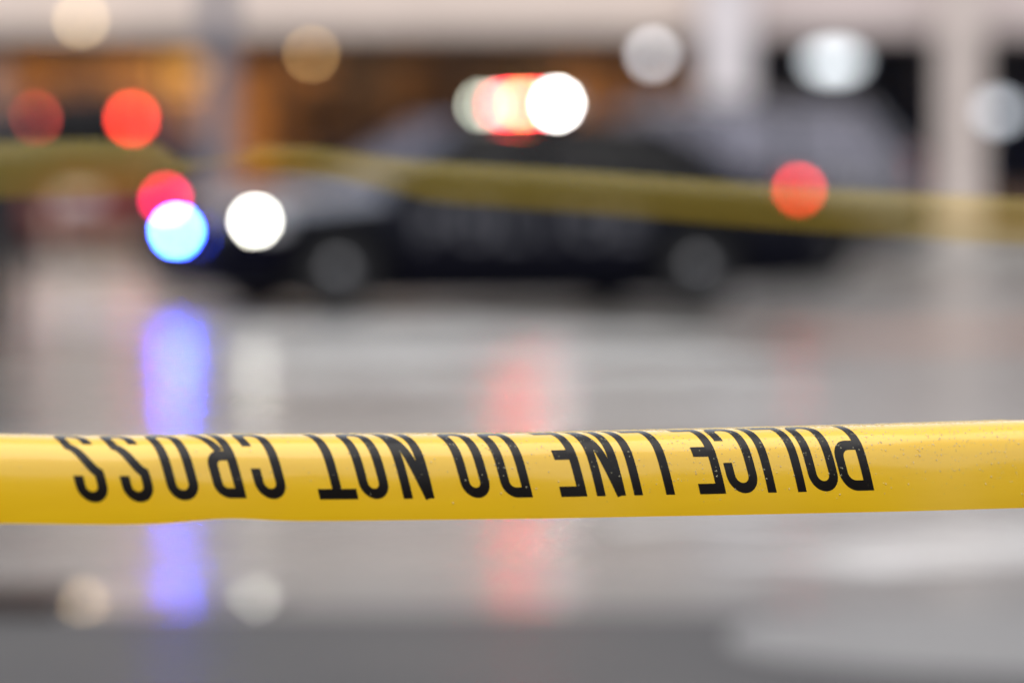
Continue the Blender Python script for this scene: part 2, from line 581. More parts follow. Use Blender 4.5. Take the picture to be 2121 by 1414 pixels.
SPLIT = 2.35
shop = thing('shop_building', 'pale beige shop building with warm amber lit wood panelled interior', 'building', (0, 0, 0))
upper_wall(shop, -34, SPLIT, LINT, 12.6, M['facade_warm'], 11, (4.9, 8.4))
box('fascia', -34, SPLIT, BY - 0.25, BY - 0.002, LINT + 0.02, LINT + 0.95, M['facade_warm'], shop, bev=0.02)
box('roof', -34, SPLIT, BY, BY + 12, 12.603, 12.9, M['kerb'], shop)
for px, mt in ((-900, 'column'), (-330, 'column'),):
    xc = P(px, 0, BY).x
    box('column', xc - .26, xc + .26, BY - .5, BY - .26, SW, 12.3, M[mt], shop, bev=0.015)
# room
box('floor', -14, SPLIT - .1, BY + .21, BY + 5, SW - .05, SW + .01, M['shop_floor'], shop)
box('ceiling', -14, SPLIT - .1, BY + .36, BY + 5, LINT + .25, LINT + .35, M['shop_ceiling'], shop)
box('back_wall', -14, SPLIT - .1, BY + 4.6, BY + 4.7, SW, LINT + .25, M['wood_b'], shop)
box('side_wall', SPLIT - .1, SPLIT, BY + .36, BY + 5, SW, LINT + .3, M['wood_b'], shop)
box('side_wall', -14.1, -14, BY + .36, BY + 5, SW, LINT + .3, M['wood_b'], shop)
shop_front(shop, -14, -6.9, 5, M['pane'], M['frame'])
shop_front(shop, -6.9, SPLIT - .4, 7, M['pane'], M['frame'])
bm = bmesh.new()
add_box(bm, -34, -14.1, BY + .05, BY + .35, SW, LINT - .001)
from_bm('wall', bm, M['facade_warm'], shop)
pw = 0.44
i = 0
x = -13.95
while x < SPLIT - .1 - pw:
    px = CX + F * (x + pw / 2) / (BY + 4.6)
    if px < 520:
        key = random.choice(['wood_a', 'wood_a', 'wood_b'])
    elif px < 760:
        key = random.choice(['wood_b', 'wood_b', 'wood_c', 'wood_a'])
    elif px < 1120:
        key = random.choice(['wood_b', 'wood_c', 'wood_a', 'wood_b'])
    else:
        key = random.choice(['wood_a', 'wood_b'])
    box('wood_panel', x + .006, x + pw - .006, BY + 4.55 - .02 * random.random(), BY + 4.598, SW + .02, LINT + .2, M[key], shop, bev=0.004)
    x += pw

shop2 = thing('shop_building', 'pale pinkish building with dark navy shop windows between stone columns', 'building', (0, 0, 0))
upper_wall(shop2, SPLIT + .003, 34, LINT, 12.2, M['facade_grey'], 10, (4.9, 8.4))
box('fascia', SPLIT + .003, 34, BY - 0.25, BY - 0.002, LINT + 0.0, LINT + 0.9, M['facade_grey'], shop2, bev=0.02)
box('roof', SPLIT + .003, 34, BY, BY + 12, 12.203, 12.5, M['kerb'], shop2)
for px, mt, hw in ((1503, 'column_w', .3), (1985, 'column', .27), (2500, 'column', .27)):
    xc = P(px, 0, BY).x
    box('column', xc - hw, xc + hw, BY - .5, BY - .26, SW, 12.0, M[mt], shop2, bev=0.015)
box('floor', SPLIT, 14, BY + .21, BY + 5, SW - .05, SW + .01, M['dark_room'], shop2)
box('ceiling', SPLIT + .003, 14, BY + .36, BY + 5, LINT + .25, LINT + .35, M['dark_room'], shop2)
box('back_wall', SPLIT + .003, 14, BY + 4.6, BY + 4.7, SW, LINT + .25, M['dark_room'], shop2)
shop_front(shop2, SPLIT + .05, 8.3, 6, M['pane_dark'], M['frame'], sill=0.55)
shop_front(shop2, 8.3, 14, 5, M['pane_dark'], M['frame'], sill=0.55)
bm = bmesh.new()
add_box(bm, 14, 34, BY + .05, BY + .35, SW, LINT - .001)
from_bm('wall', bm, M['facade_grey'], shop2)


box('bulkhead', -14, SPLIT - .1, BY + .40, BY + .5, LINT - .34, LINT + .25, M['wood_c'], shop)

# counter and shelves in the warm shop
def shelf(x, wd, h, label):
    s = thing('shelf_unit', label, 'shelf', (x, BY + 3.9, SW + .01), 0, 'shelf units in the lit shop')
    for sx in (-wd / 2, wd / 2 - .04):
        box('side_panel', sx, sx + .04, -.2, .2, 0, h, M['wood_c'], s)
    k = 4
    for j in range(k + 1):
        box('shelf', -wd / 2 + .042, wd / 2 - .042, -.2, .2, j * (h - .04) / k, j * (h - .04) / k + .04, M['wood_c'], s)
    box('back_panel', -wd / 2 + .042, wd / 2 - .042, .202, .22, 0, h, M['wood_c'], s)


shelf(P(700, 0, BY + 4).x, 1.1, 2.0, 'tall dark shelf unit behind the shop glass left of the light bar')
shelf(P(905, 0, BY + 4).x, .8, 2.1, 'narrow dark shelf unit behind the shop glass beside the light bar')
shelf(P(80, 0, BY + 4).x, 1.0, 1.5, 'low dark shelf unit behind the shop glass above the red van')


# ceiling and pendant lamps
def lamp(px, py, Y, r, mat, name, label, power=0, col=(1, .62, .3), drop=0.0):
    p = P(px, py, Y)
    s = thing(name, label, 'lamp', p)
    bm = bmesh.new()
    bmesh.ops.create_icosphere(bm, subdivisions=2, radius=r)
    from_bm('bulb', bm, mat, s, smooth=80)
    top = LINT + .25 - p.z if Y > BY else LINT - p.z
    if top > r:
        tube('stem', (0, 0, r * .9), (0, 0, top), .012, M['frame'], s, seg=8)
    if p.z > LINT:
        tube('bracket', (0, 0, r * .9), (0, BY - .252 - Y, r * .9), .012, M['frame'], s, seg=8)
    bm = bmesh.new()
    add_lathe(bm, [(r * .35, r * .95), (r * 1.1, r * .75), (r * 1.1, r * .7), (r * .35, r * .85)], seg=16, closed=True)
    from_bm('shade', bm, M['frame'], s, smooth=30)
    return s


lamp(645, 112, BY + .27, .05, M['e_warm'], 'pendant_lamp', 'small warm pendant lamp hanging in the shop above the police car bonnet')
lamp(168, 42, BY - .62, .06, M['e_warm_hot'], 'wall_lamp', 'warm wall lamp on the pale fascia above the red van')
lamp(375, 150, BY + 1.1, .3, M['e_amber_soft'], 'pendant_lamp', 'large amber pendant lamp glowing in the shop beside the grey pole')
lamp(1352, 112, BY - .2, .1, M['e_globe'], 'globe_lamp', 'white globe lamp just left of the pale column behind the police car')
for k, (x, e, lab) in enumerate(((-12, 45, 'first'), (-8.4, 65, ''), (-5.4, 85, ''), (-2.2, 40, ''), (0.7, 45, ''))):
    t = thing('ceiling_light', ['far left ceiling panel light out over the shop end', 'ceiling panel light inside the shop left of the red van',
                                'ceiling panel light inside the shop behind the red van', 'ceiling panel light inside the shop behind the police car bonnet',
                                'ceiling panel light inside the shop behind the roof light bar'][k], 'ceiling light', (x, BY + 2.6, LINT + .247), 0, 'ceiling lights of the warm shop')
    box('housing', -.5, .5, -.3, .3, -.05, 0, M['frame'], t)
    box('diffuser', -.46, .46, -.26, .26, -.06, -.052, M['e_warm'], t)
    ld = bpy.data.lights.new('lamp_light', 'AREA')
    ld.shape = 'RECTANGLE'
    ld.size, ld.size_y = .9, .5
    ld.energy = e
    ld.color = (1, .68, .36)
    lo = bpy.data.objects.new('lamp_light', ld)
    COL.objects.link(lo)
    lo.parent = t
    lo.location = (0, 0, -.08)


def oval_sign(px, py, Y, rx, rz, mat, label):
    p = P(px, py, Y)
    s = thing('shop_sign', label, 'sign', p, 0, 'lit oval signs on the shop windows')
    bm = bmesh.new()
    add_lathe(bm, [(.93, -.05), (1.0, -.045), (1.0, .05), (.93, .05)], axis='y', seg=36)
    for v in bm.verts:
        v.co.x *= rx + .02
        v.co.z *= rz + .02
    from_bm('case', bm, M['frame'], s, smooth=30)
    bm = bmesh.new()
    add_lathe(bm, [(.6, -.075), (.92, -.065), (.95, -.052)], axis='y', seg=36)
    for v in bm.verts:
        v.co.x *= rx
        v.co.z *= rz
    from_bm('face', bm, mat, s, smooth=30)
    top = LINT - p.z
    for sx in (-.5, .5):
        tube('hanger', (sx * rx, 0, rz * .8), (sx * rx, 0, top), .01, M['frame'], s, seg=8)
    return s


oval_sign(1727, 128, BY - .12, .32, .13, M['e_sign'], 'large bright white oval sign in front of the dark window')
oval_sign(2068, 232, BY - .12, .17, .12, M['e_sign_dim'], 'small dimmer white oval sign low at the right edge beyond the beige column')

# unseen other side of the street, added to block low sky: its dark front is what glossy flanks mirror
far = thing('unseen_brick_building', 'unseen dark brick building across the street, added to block sky', 'building', (0, -16, 0))
box('wall', -45, 45, -6, 0, 0.05, 14, M['dark_brick'], far)
for i in range(16):
    for z in (3.6, 7.2, 10.8):
        xx = -42 + i * 5.6
        wo = box('window', xx - .8, xx + .8, .002, .06, z, z + 1.9, M['frame'], far)
        box('pane', xx - .7, xx + .7, .062, .07, z + .1, z + 1.8, M['black'], wo)

# grey street pole in front of the shops
pp = ground(450, HOR + F * CAM_H / 52)
pole = thing('street_pole', 'grey steel street pole standing behind the front of the police car', 'pole', (P(452, 0, 52).x, 52, 0))
tube('shaft', (0, 0, .1), (0, 0, 7.5), .17, M['galv'], pole, rb=.12, seg=20)
bm = bmesh.new()
add_lathe(bm, [(.3, 0), (.3, .03), (.2, .05), (.19, .1)], seg=20)
from_bm('base_plate', bm, M['galv'], pole, smooth=30)
tube('arm', (0, 0, 7.3), (2.2, 0, 7.9), .06, M['galv'], pole, rb=.045)
box('lamp_head', 2.1, 2.8, -.13, .13, 7.83, 7.98, M['galv'], pole, bev=.04)


# a still film of water lying on the gutter slope
M['film'] = wet_ground('still_water', (0.10, 0.10, 0.098), (0.14, 0.14, 0.136), 2, 0.3, 0.3, 1.0, 0.02, 0.0)
pud = blob_sheet('puddle', 0, 0, .22, .30, 0, M['film'], seed=3, wob=.06)
pud.location = (-1.085, 13.3, (GUT_FAR - 13.3) * SLOPE + .006)
pud.rotation_euler = (-R(.95), 0, 0)
tag(pud, kind='structure')
M['film_rough'] = wet_ground('rippled_water', (0.10, 0.10, 0.098), (0.14, 0.14, 0.136), 2, 0.3, 0.3, 0.8, 0.09, 0.0)
pud = blob_sheet('puddle', 0, 0, .12, .34, 0, M['film_rough'], seed=8, wob=.08)
pud.location = (-.70, 13.45, (GUT_FAR - 13.45) * SLOPE + .005)
pud.rotation_euler = (-math.atan(SLOPE), 0, 0)
tag(pud, kind='structure')

# iron drain inlet at the left of the gutter
drain = thing('drain_grate', 'dark brown iron drain grate in the gutter at the lower left corner', 'drain grate', (-2.05, 13.2, (GUT_FAR - 13.2) * SLOPE + .002), 0)
drain.rotation_euler = (-math.atan(SLOPE), 0, 0)
bm = bmesh.new()
for (x0, x1, y0, y1) in ((-.9, .9, -.34, -.28), (-.9, .9, .28, .34), (-.9, -.84, -.278, .278), (.84, .9, -.278, .278)):
    add_box(bm, x0, x1, y0, y1, 0, .03)
from_bm('frame', bm, M['iron'], drain)
for k in range(24):
    x = -.82 + k * .0711
    box('bar', x - .022, x + .022, -.277, .277, 0, .028, M['iron'], drain)


# ================================================================== VEHICLES
def interp(keys, x):
    ks = sorted(keys)
    return float(np.interp(x, [k[0] for k in ks], [k[1] for k in ks]))


def section(c, x):
    zb, zt, W = interp(c['bot'], x), interp(c['top'], x), interp(c['wid'], x)
    h = zt - zb
    return [(0, zb), (W * .86, zb), (W * .965, zb + h * .16), (W, zb + h * .45), (W * .99, zb + h * .72), (W * .965, zb + h * .88),
            (W * .90, zb + h * .965), (W * .72, zt), (W * .36, zt + .012), (0, zt + .016)]


def side_y(c, x, z):
    s = section(c, x)[1:8]
    return float(np.interp(z, [q[1] for q in s], [q[0] for q in s]))


def side_patch(name, c, xs0, xs1, z0f, z1f, side, mat, parent, off=.006, nx=7, nz=6, loc=(0, 0, 0), thick=.02):
    """a body panel that follows the flank, a few mm proud of it"""
    bm = bmesh.new()
    rows, back = [], []
    for j in range(nz + 1):
        r_, b_ = [], []
        for i in range(nx + 1):
            x = xs0 + (xs1 - xs0) * i / nx
            za = z0f(x) if callable(z0f) else z0f
            zb = z1f(x) if callable(z1f) else z1f
            z = za + (zb - za) * j / nz
            y = side_y(c, x, z)
            r_.append(bm.verts.new((x - loc[0], side * (y + off) - loc[1], z - loc[2])))
            b_.append(bm.verts.new((x - loc[0], side * (y + off - thick) - loc[1], z - loc[2])))
        rows.append(r_)
        back.append(b_)
    grid_faces(bm, rows)
    grid_faces(bm, back)
    for a, b in ((rows[0], back[0]), (rows[-1], back[-1])):
        grid_faces(bm, [a, b])
    for k in (0, -1):
        grid_faces(bm, [[r_[k] for r_ in rows], [b_[k] for b_ in back]])
    return from_bm(name, bm, mat, parent, smooth=35)


def make_wheel(car, x, y, r, wd, side, rim_mat):
    wh = bpy.data.objects.new('wheel', None)
    COL.objects.link(wh)
    wh.parent = car
    wh.location = (x, y, r)
    wh.rotation_euler = (0, 0, 0 if side < 0 else math.pi)     # outer face to local -y
    h = wd / 2
    bm = bmesh.new()
    add_lathe(bm, [(r * .66, -h * .9), (r * .80, -h), (r * .95, -h * .88), (r, -h * .6), (r, h * .6), (r * .95, h * .88), (r * .80, h), (r * .66, h * .9), (r * .64, 0)], axis='y', seg=36, closed=True)
    from_bm('tyre', bm, M['rubber'], wh, smooth=35)
    bm = bmesh.new()
    add_lathe(bm, [(r * .655, -h * .88), (r * .60, -h * .80), (r * .56, -h * .35), (r * .55, h * .8), (r * .655, h * .8)], axis='y', seg=32, closed=True)
    add_lathe(bm, [(r * .20, -h * .62), (r * .22, -h * .55), (r * .545, -h * .35), (r * .545, -h * .22), (r * .2, -h * .2)], axis='y', seg=24)
    for k in range(10):
        a = 2 * math.pi * k / 10
        add_tube(bm, (r * .24 * math.cos(a), -h * .56, r * .24 * math.sin(a)), (r * .55 * math.cos(a), -h * .44, r * .55 * math.sin(a)), r * .05, r * .07, 8)
    from_bm('rim', bm, rim_mat, wh, smooth=35)
    bm = bmesh.new()
    add_lathe(bm, [(r * .23, -h * .6), (r * .2, -h * .78), (r * .1, -h * .9), (.005, -h * .92)], axis='y', seg=20)
    from_bm('hub_cap', bm, M['chrome'], wh, smooth=50)
    return wh


def quad_grid(bm, a, b, c_, d, n=6, m=5, bulge=Vector((0, 0, 0))):
    """patch a-b (lower edge) to d-c (upper edge) bulged outward"""
    rows = []
    for j in range(m + 1):
        v = j / m
        r_ = []
        for i in range(n + 1):
            u = i / n
            p = a.lerp(b, u).lerp(d.lerp(c_, u), v)
            p = p + bulge * (4 * u * (1 - u)) * (0.6 + 0.4 * 4 * v * (1 - v))
            r_.append(bm.verts.new(p))
        rows.append(r_)
    grid_faces(bm, rows)


def solidify(bm, t):
    bmesh.ops.recalc_face_normals(bm, faces=bm.faces)
    bmesh.ops.solidify(bm, geom=list(bm.faces), thickness=t)


def make_car(name, label, cat, loc, rz, c, paint, group=None):
    car = thing(name, label, cat, loc, rz, group)
    L0, L1 = c['front'], c['rear']
    xs = sorted(set([L0, L1] + [round(L1 + (L0 - L1) * k / 34, 4) for k in range(35)] + [k[0] for k in c['top']] + [k[0] for k in c['wid']]))
    bm = bmesh.new()
    rings = []
    for x in xs:
        s = section(c, x)
        pts = [(y, z) for (y, z) in s] + [(-y, z) for (y, z) in s[-2:0:-1]]
        rings.append([bm.verts.new((x, y, z)) for (y, z) in pts])
    n = len(rings[0])
    for i in range(len(rings) - 1):
        for k in range(n):
            bm.faces.new((rings[i][k], rings[i][(k + 1) % n], rings[i + 1][(k + 1) % n], rings[i + 1][k]))
    bm.faces.new(rings[0])
    bm.faces.new(rings[-1])
    bmesh.ops.recalc_face_normals(bm, faces=bm.faces)
    body = from_bm('body', bm, paint, None)
    # wheel arches cut out of the body
    cb = bmesh.new()
    for wx in c['axles']:
        add_tube(cb, (wx, -2, c['r'] + .01), (wx, 2, c['r'] + .01), c['r'] + .06, seg=32)
    cut = from_bm('cut', cb, M['black'])
    md = body.modifiers.new('arch', 'BOOLEAN')
    md.object = cut
    md.operation = 'DIFFERENCE'
    md.solver = 'EXACT'
    dg = bpy.context.evaluated_depsgraph_get()
    me = bpy.data.meshes.new_from_object(body.evaluated_get(dg))
    bpy.data.objects.remove(cut)
    body.modifiers.clear()
    body.data = me
    for p in me.polygons:
        p.use_smooth = True
    me.set_sharp_from_angle(angle=R(32))
    body.parent = car
    # inner wheel housings' core (axle block) so one cannot look through
    for wx in c['axles']:
        box('wheel_housing', wx - c['r'] - .08, wx + c['r'] + .08, -c['track'] + .16, c['track'] - .16, .3, c['belt'] - .15, M['black'], car)
    for wx in c['axles']:
        for sd_ in (-1, 1):
            make_wheel(car, wx, sd_ * c['track'], c['r'], .225, sd_, c.get('rim', M['steel']))
    # greenhouse
    V = Vector
    zb, zr = c['belt'], c['roof']
    yb, yr = c['yb'], c['yr']
    xa0, xa1, xc1, xc0 = c['ax0'], c['ax1'], c['cx1'], c['cx0']
    zA, zC = interp(c['top'], xa0) - .01, interp(c['top'], xc0) - .01
    # roof skin
    bm = bmesh.new()
    rows = []
    for j in range(9):
        x = xa1 + (xc1 - xa1) * j / 8
        dz = .03 * math.sin(math.pi * j / 8)
        rows.append([bm.verts.new((x, yr * u, zr + dz + .045 * (1 - u * u) - .045)) for u in [-1, -.9, -.6, -.3, 0, .3, .6, .9, 1]])
    grid_faces(bm, rows)
    solidify(bm, .035)
    from_bm('roof', bm, paint, car, smooth=35)
    bm = bmesh.new()
    quad_grid(bm, V((xa0, -yb * .93, zA)), V((xa0, yb * .93, zA)), V((xa1 - .02, yr * .93, zr - .035)), V((xa1 - .02, -yr * .93, zr - .035)), bulge=V((.14, 0, 0)))
    from_bm('windscreen', bm, M['mirror_glass'], car, smooth=60)
    bm = bmesh.new()
    quad_grid(bm, V((xc0, -yb * .9, zC)), V((xc0, yb * .9, zC)), V((xc1 + .02, yr * .92, zr - .035)), V((xc1 + .02, -yr * .92, zr - .035)), bulge=V((-.09, 0, 0)))
    from_bm('rear_window', bm, M[c.get('glass', 'car_glass')], car, smooth=60)
    splits = c['splits']
    for sd_ in (-1, 1):
        def bp_(t):      # point on belt line / roof line
            return V((xa0 + (xc0 - xa0) * t, sd_ * yb, zA + (zb + .01 - zA) * min(1, t * 6) if t < .5 else (zb + .01) + (zC - zb - .01) * max(0, (t - .8) / .2)))
        def tp_(t):
            return V((xa1 + (xc1 - xa1) * t, sd_ * yr, zr - .03 - .02))
        bar = bmesh.new()
        for k, (tb, tt, rad) in enumerate([(0, 0, .04)] + [(a, b, .035) for a, b in splits] + [(1, 1, .06)]):
            nm = 'pillar'
            b2 = bmesh.new()
            add_tube(b2, bp_(tb), tp_(tt) + V((0, 0, .02)), rad, rad * .8, 10)
            from_bm(nm, b2, paint if k in (0, len(splits) + 1) else M['black'], car, smooth=40)
        bar.free()
        ts = [(0, 0)] + list(splits) + [(1, 1)]
        for (b0, t0), (b1, t1) in zip(ts[:-1], ts[1:]):
            b2 = bmesh.new()
            quad_grid(b2, bp_(b0 + .012), bp_(b1 - .012), tp_(t1 - .012), tp_(t0 + .012), n=5, m=4, bulge=V((0, sd_ * .015, 0)))
            from_bm('side_window', b2, M[c.get('glass', 'car_glass')], car, smooth=60)
    # shoulder deck closing the body top under the glass
    box('parcel_deck', xc0 + .05, xa0 - .05, -yb * .8, yb * .8, zb - .12, zb - .06, M['black'], car)
    for (sx, sy, ww) in c['seats']:
        b2 = bmesh.new()
        add_box(b2, sx - .08, sx + .06, sy - ww, sy + ww, zb - .05, zb + .24, .04)
        add_box(b2, sx - .07, sx + .03, sy - .13, sy + .13, zb + .25, zb + .38, .03)
        from_bm('seat', b2, M['seat'], car, smooth=40)
    # doors, handles, sills, mirrors
    for sd_ in (-1, 1):
        for (d0, d1) in c['doors']:
            zlo = lambda x: interp(c['bot'], x) + .10
            zhi = lambda x: interp(c['top'], x) * .5 + zb * .5 - .035
            d = side_patch('door', c, d0, d1, zlo, zhi, sd_, paint, car)
            hx = d1 - .12 if d1 < d0 else d0 + .12
            hx = min(d0, d1) + .16
            hz = zb - .14
            hy = sd_ * (side_y(c, hx, hz) + .03)
            hb = bmesh.new()
            add_box(hb, hx - .09, hx + .09, hy - .012, hy + .012, hz - .013, hz + .013, .006)
            from_bm('handle', hb, M['black'], d, smooth=40)
        mx = xa0 - .22
        mb = bmesh.new()
        my = sd_ * (yb + .13)
        add_box(mb, mx - .05, mx + .07, my - .11, my + .11, zb + .06, zb + .21, .04)
        add_tube(mb, (mx, sd_ * (yb - .03), zb + .04), (mx, my, zb + .10), .025, seg=8)
        from_bm('wing_mirror', mb, M['black'] if c.get('dark_trim', True) else paint, car, smooth=45)
    # bumpers / grille / plate
    zf = interp(c['bot'], L0)
    bw = interp(c['wid'], L0)
    gb = bmesh.new()
    gz0, gz1 = c['grille']
    add_box(gb, L0 - .06, L0 + .012, -bw * .7, bw * .7, gz0, gz1, .015)
    g = from_bm('grille', gb, M['black'], car)
    for k in range(5):
        z = gz0 + (gz1 - gz0) * (k + .7) / 5.6
        box('slat', L0 + .0135, L0 + .02, -bw * .62, bw * .62, z - .008, z + .008, M['chrome'], g)
    box('lower_intake', L0 - .05, L0 + .008, -bw * .6, bw * .6, zf + .03, zf + .11, M['black'], car, bev=.01)
    rw = interp(c['wid'], L1)
    box('rear_bumper', L1 - .05, L1 + .12, -rw * .97, rw * .97, interp(c['bot'], L1) + .02, interp(c['bot'], L1) + .2, c.get('bumper', M['black']), car, bev=.03)
    box('number_plate', L1 - .056, L1 - .0505 + .0003, -.26, .26, interp(c['bot'], L1) + .05, interp(c['bot'], L1) + .17, M['plate'], car) if False else None
    return car


def lamp_unit(car, name, pos, rx, ry, rz, housing_mat, face_dir, r, emat, label=None):
    """a lamp: rounded housing with a round light inside it, facing face_dir (local)"""
    pos = Vector(pos)
    bm = bmesh.new()
    bmesh.ops.create_icosphere(bm, subdivisions=3, radius=1)
    for v in bm.verts:
        v.co = Vector((v.co.x * rx, v.co.y * ry, v.co.z * rz))
    o = from_bm(name, bm, housing_mat, car, loc=pos, smooth=60)
    if label:
        o['label'] = label
    if emat is not None:
        d = Vector(face_dir).normalized()
        # push the bulb to the skin of the housing
        k = 1 / math.sqrt((d.x / rx) ** 2 + (d.y / ry) ** 2 + (d.z / rz) ** 2)
        q = d.to_track_quat('Z', 'Y')
        bm = bmesh.new()
        add_lathe(bm, [(r, -.03), (r, 0), (r * .8, .012), (r * .3, .018)], seg=20)
        for v in bm.verts:
            v.co = q @ v.co + d * (k + .004)
        from_bm('bulb', bm, emat, o, smooth=50)
    return o


SEDAN = dict(
    front=2.42, rear=-2.62, axles=(1.44, -1.44), r=.345, track=.82, belt=.96, roof=1.46, yb=.86, yr=.68,
    top=[(2.42, .66), (2.38, .74), (2.2, .81), (1.6, .90), (1.0, .97), (.5, .965), (-1.4, .975), (-1.75, 1.04), (-2.4, 1.06), (-2.56, 1.0), (-2.62, .86)],
    bot=[(2.42, .24), (2.2, .17), (1.0, .15), (-1.0, .15), (-2.3, .2), (-2.62, .28)],
    wid=[(2.42, .66), (2.32, .80), (2.1, .88), (1.6, .93), (0, .94), (-1.6, .935), (-2.2, .88), (-2.5, .80), (-2.62, .68)],
    ax0=1.02, ax1=.30, cx1=-1.12, cx0=-1.82, splits=((.43, .42), (.80, .86)),
    doors=((.95, -.12), (-.14, -1.0)), seats=((-.1, .4, .22), (-.1, -.4, .22), (-1.15, 0, .55)), grille=(.45, .64))
a_ = ground(697, 660)
b_ = ground(1445, 650)
fw = (a_ - b_).normalized()
lf = Vector((-fw.y, fw.x, 0))
ctr = (a_ + b_) / 2 - lf * .85
ang = math.atan2(fw.y, fw.x)
police = make_car('police_car', 'black police saloon with lit roof light bar and blue front strobe parked side on', 'police car', ctr, ang, SEDAN, M['navy'])
box('underbody_shade', -1.75, 1.75, -.62, .62, .10, .3, M['black'], police, bev=.02)  # black underbody, set low to stand in for shadow under the car
# lamps of the police car (local +x forward, +y the side towards the camera)
lamp_unit(police, 'headlight', (1.95, .76, .69), .2, .15, .085, M['lens_clear'], (.75, .6, .12), .036, M['e_head'])
lamp_unit(police, 'headlight', (2.10, -.70, .69), .2, .15, .085, M['lens_clear'], (.9, -.3, .1), .036, None)
lamp_unit(police, 'strobe_light', (2.50, .40, .634), .06, .09, .045, M['lens_blue'], (.6, 1, .05), .040, M['e_blue'], 'lit blue strobe')
lamp_unit(police, 'strobe_light', (2.50, .17, .863), .05, .05, .04, M['lens_red'], (.8, .8, .1), .032, M['e_redstrobe'], 'lit red strobe')
lamp_unit(police, 'taillight', (-2.27, .815, .92), .14, .06, .09, M['lens_red'], (-.15, 1, .1), .036, M['e_tail'], 'lit red taillight')
lamp_unit(police, 'taillight', (-2.5, -.74, .90), .1, .1, .09, M['lens_red'], (-1, 0, 0), .036, None)
# bonnet skin with a blue-grey sky highlight put into its colour, following the body a few millimetres proud of it
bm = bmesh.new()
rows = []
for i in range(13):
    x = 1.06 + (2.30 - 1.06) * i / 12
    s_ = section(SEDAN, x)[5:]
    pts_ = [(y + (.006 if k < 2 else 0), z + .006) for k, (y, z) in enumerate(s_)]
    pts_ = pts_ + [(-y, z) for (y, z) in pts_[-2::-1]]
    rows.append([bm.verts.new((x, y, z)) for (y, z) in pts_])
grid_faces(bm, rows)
from_bm('bonnet', bm, M['hood_sheen'], police, smooth=40)['label'] = 'bonnet and wing tops coloured with a pale blue-grey sky sheen'
# roof light bar
bar = box('light_bar', -.54, -.28, -.66, .66, 1.50, 1.535, M['black'], police, bev=.01)
for sy in (-.5, .5):
    box('foot', -.48, -.34, sy - .04, sy + .04, 1.44, 1.499, M['black'], bar)
mods = [(-.60, 'lens_clear', 'e_bar_pale', .036), (-.40, 'lens_clear', 'e_bar_pale', .03), (-.20, 'e_lens_red', 'e_bar_red', .036), (0.0, 'e_lens_red', 'e_bar_red', .036),
        (.20, 'e_lens_red', 'e_bar_amber', .04), (.40, 'e_lens_red', 'e_bar_red', .036), (.60, 'lens_clear', 'e_bar_white', .045)]
for (sy, lens, em, rr) in mods:
    lm = box('lamp_module', -.525, -.295, sy - .094, sy + .094, 1.536, 1.60, M[lens], bar, bev=.012)
    bm = bmesh.new()
    q = Vector((.45, .9, 0)).normalized()
    add_lathe(bm, [(rr, -.03), (rr, 0), (rr * .8, .014), (rr * .3, .02)], seg=18)
    qq = Vector((.38, .92, .05)).to_track_quat('Z', 'Y')
    base = Vector((-.36, sy + .09, 1.568)) if sy > .55 else Vector((-.292, sy, 1.568))
    if sy <= .55:
        qq = Vector((1, .25, .05)).to_track_quat('Z', 'Y')
    for v in bm.verts:
        v.co = qq @ v.co + base
    from_bm('bulb', bm, M[em], lm, smooth=50)
# push bumper
bm = bmesh.new()
for sy in (-.34, .34):
    add_tube(bm, (2.50, sy, .30), (2.52, sy, .80), .03)
    add_tube(bm, (2.36, sy, .42), (2.50, sy, .42), .025)
add_tube(bm, (2.52, -.36, .80), (2.52, .36, .80), .028)
add_tube(bm, (2.51, -.36, .45), (2.51, .36, .45), .025)
from_bm('push_bumper', bm, M['black'], police, smooth=40)
# number plate at the back and whip aerial
box('number_plate', -2.678, -2.672, -.16, .16, .62, .74, M['plate'], police)
tube('aerial', (-1.9, 0, 1.05), (-2.0, 0, 1.55), .006, M['black'], police, seg=6)


# ---------------------------------------------------------------- stroke lettering
def arc(cx, cy, rx, ry, a0, a1, n=14):
    return [(cx + rx * math.cos(R(a0 + (a1 - a0) * i / n)), cy + ry * math.sin(R(a0 + (a1 - a0) * i / n))) for i in range(n + 1)]


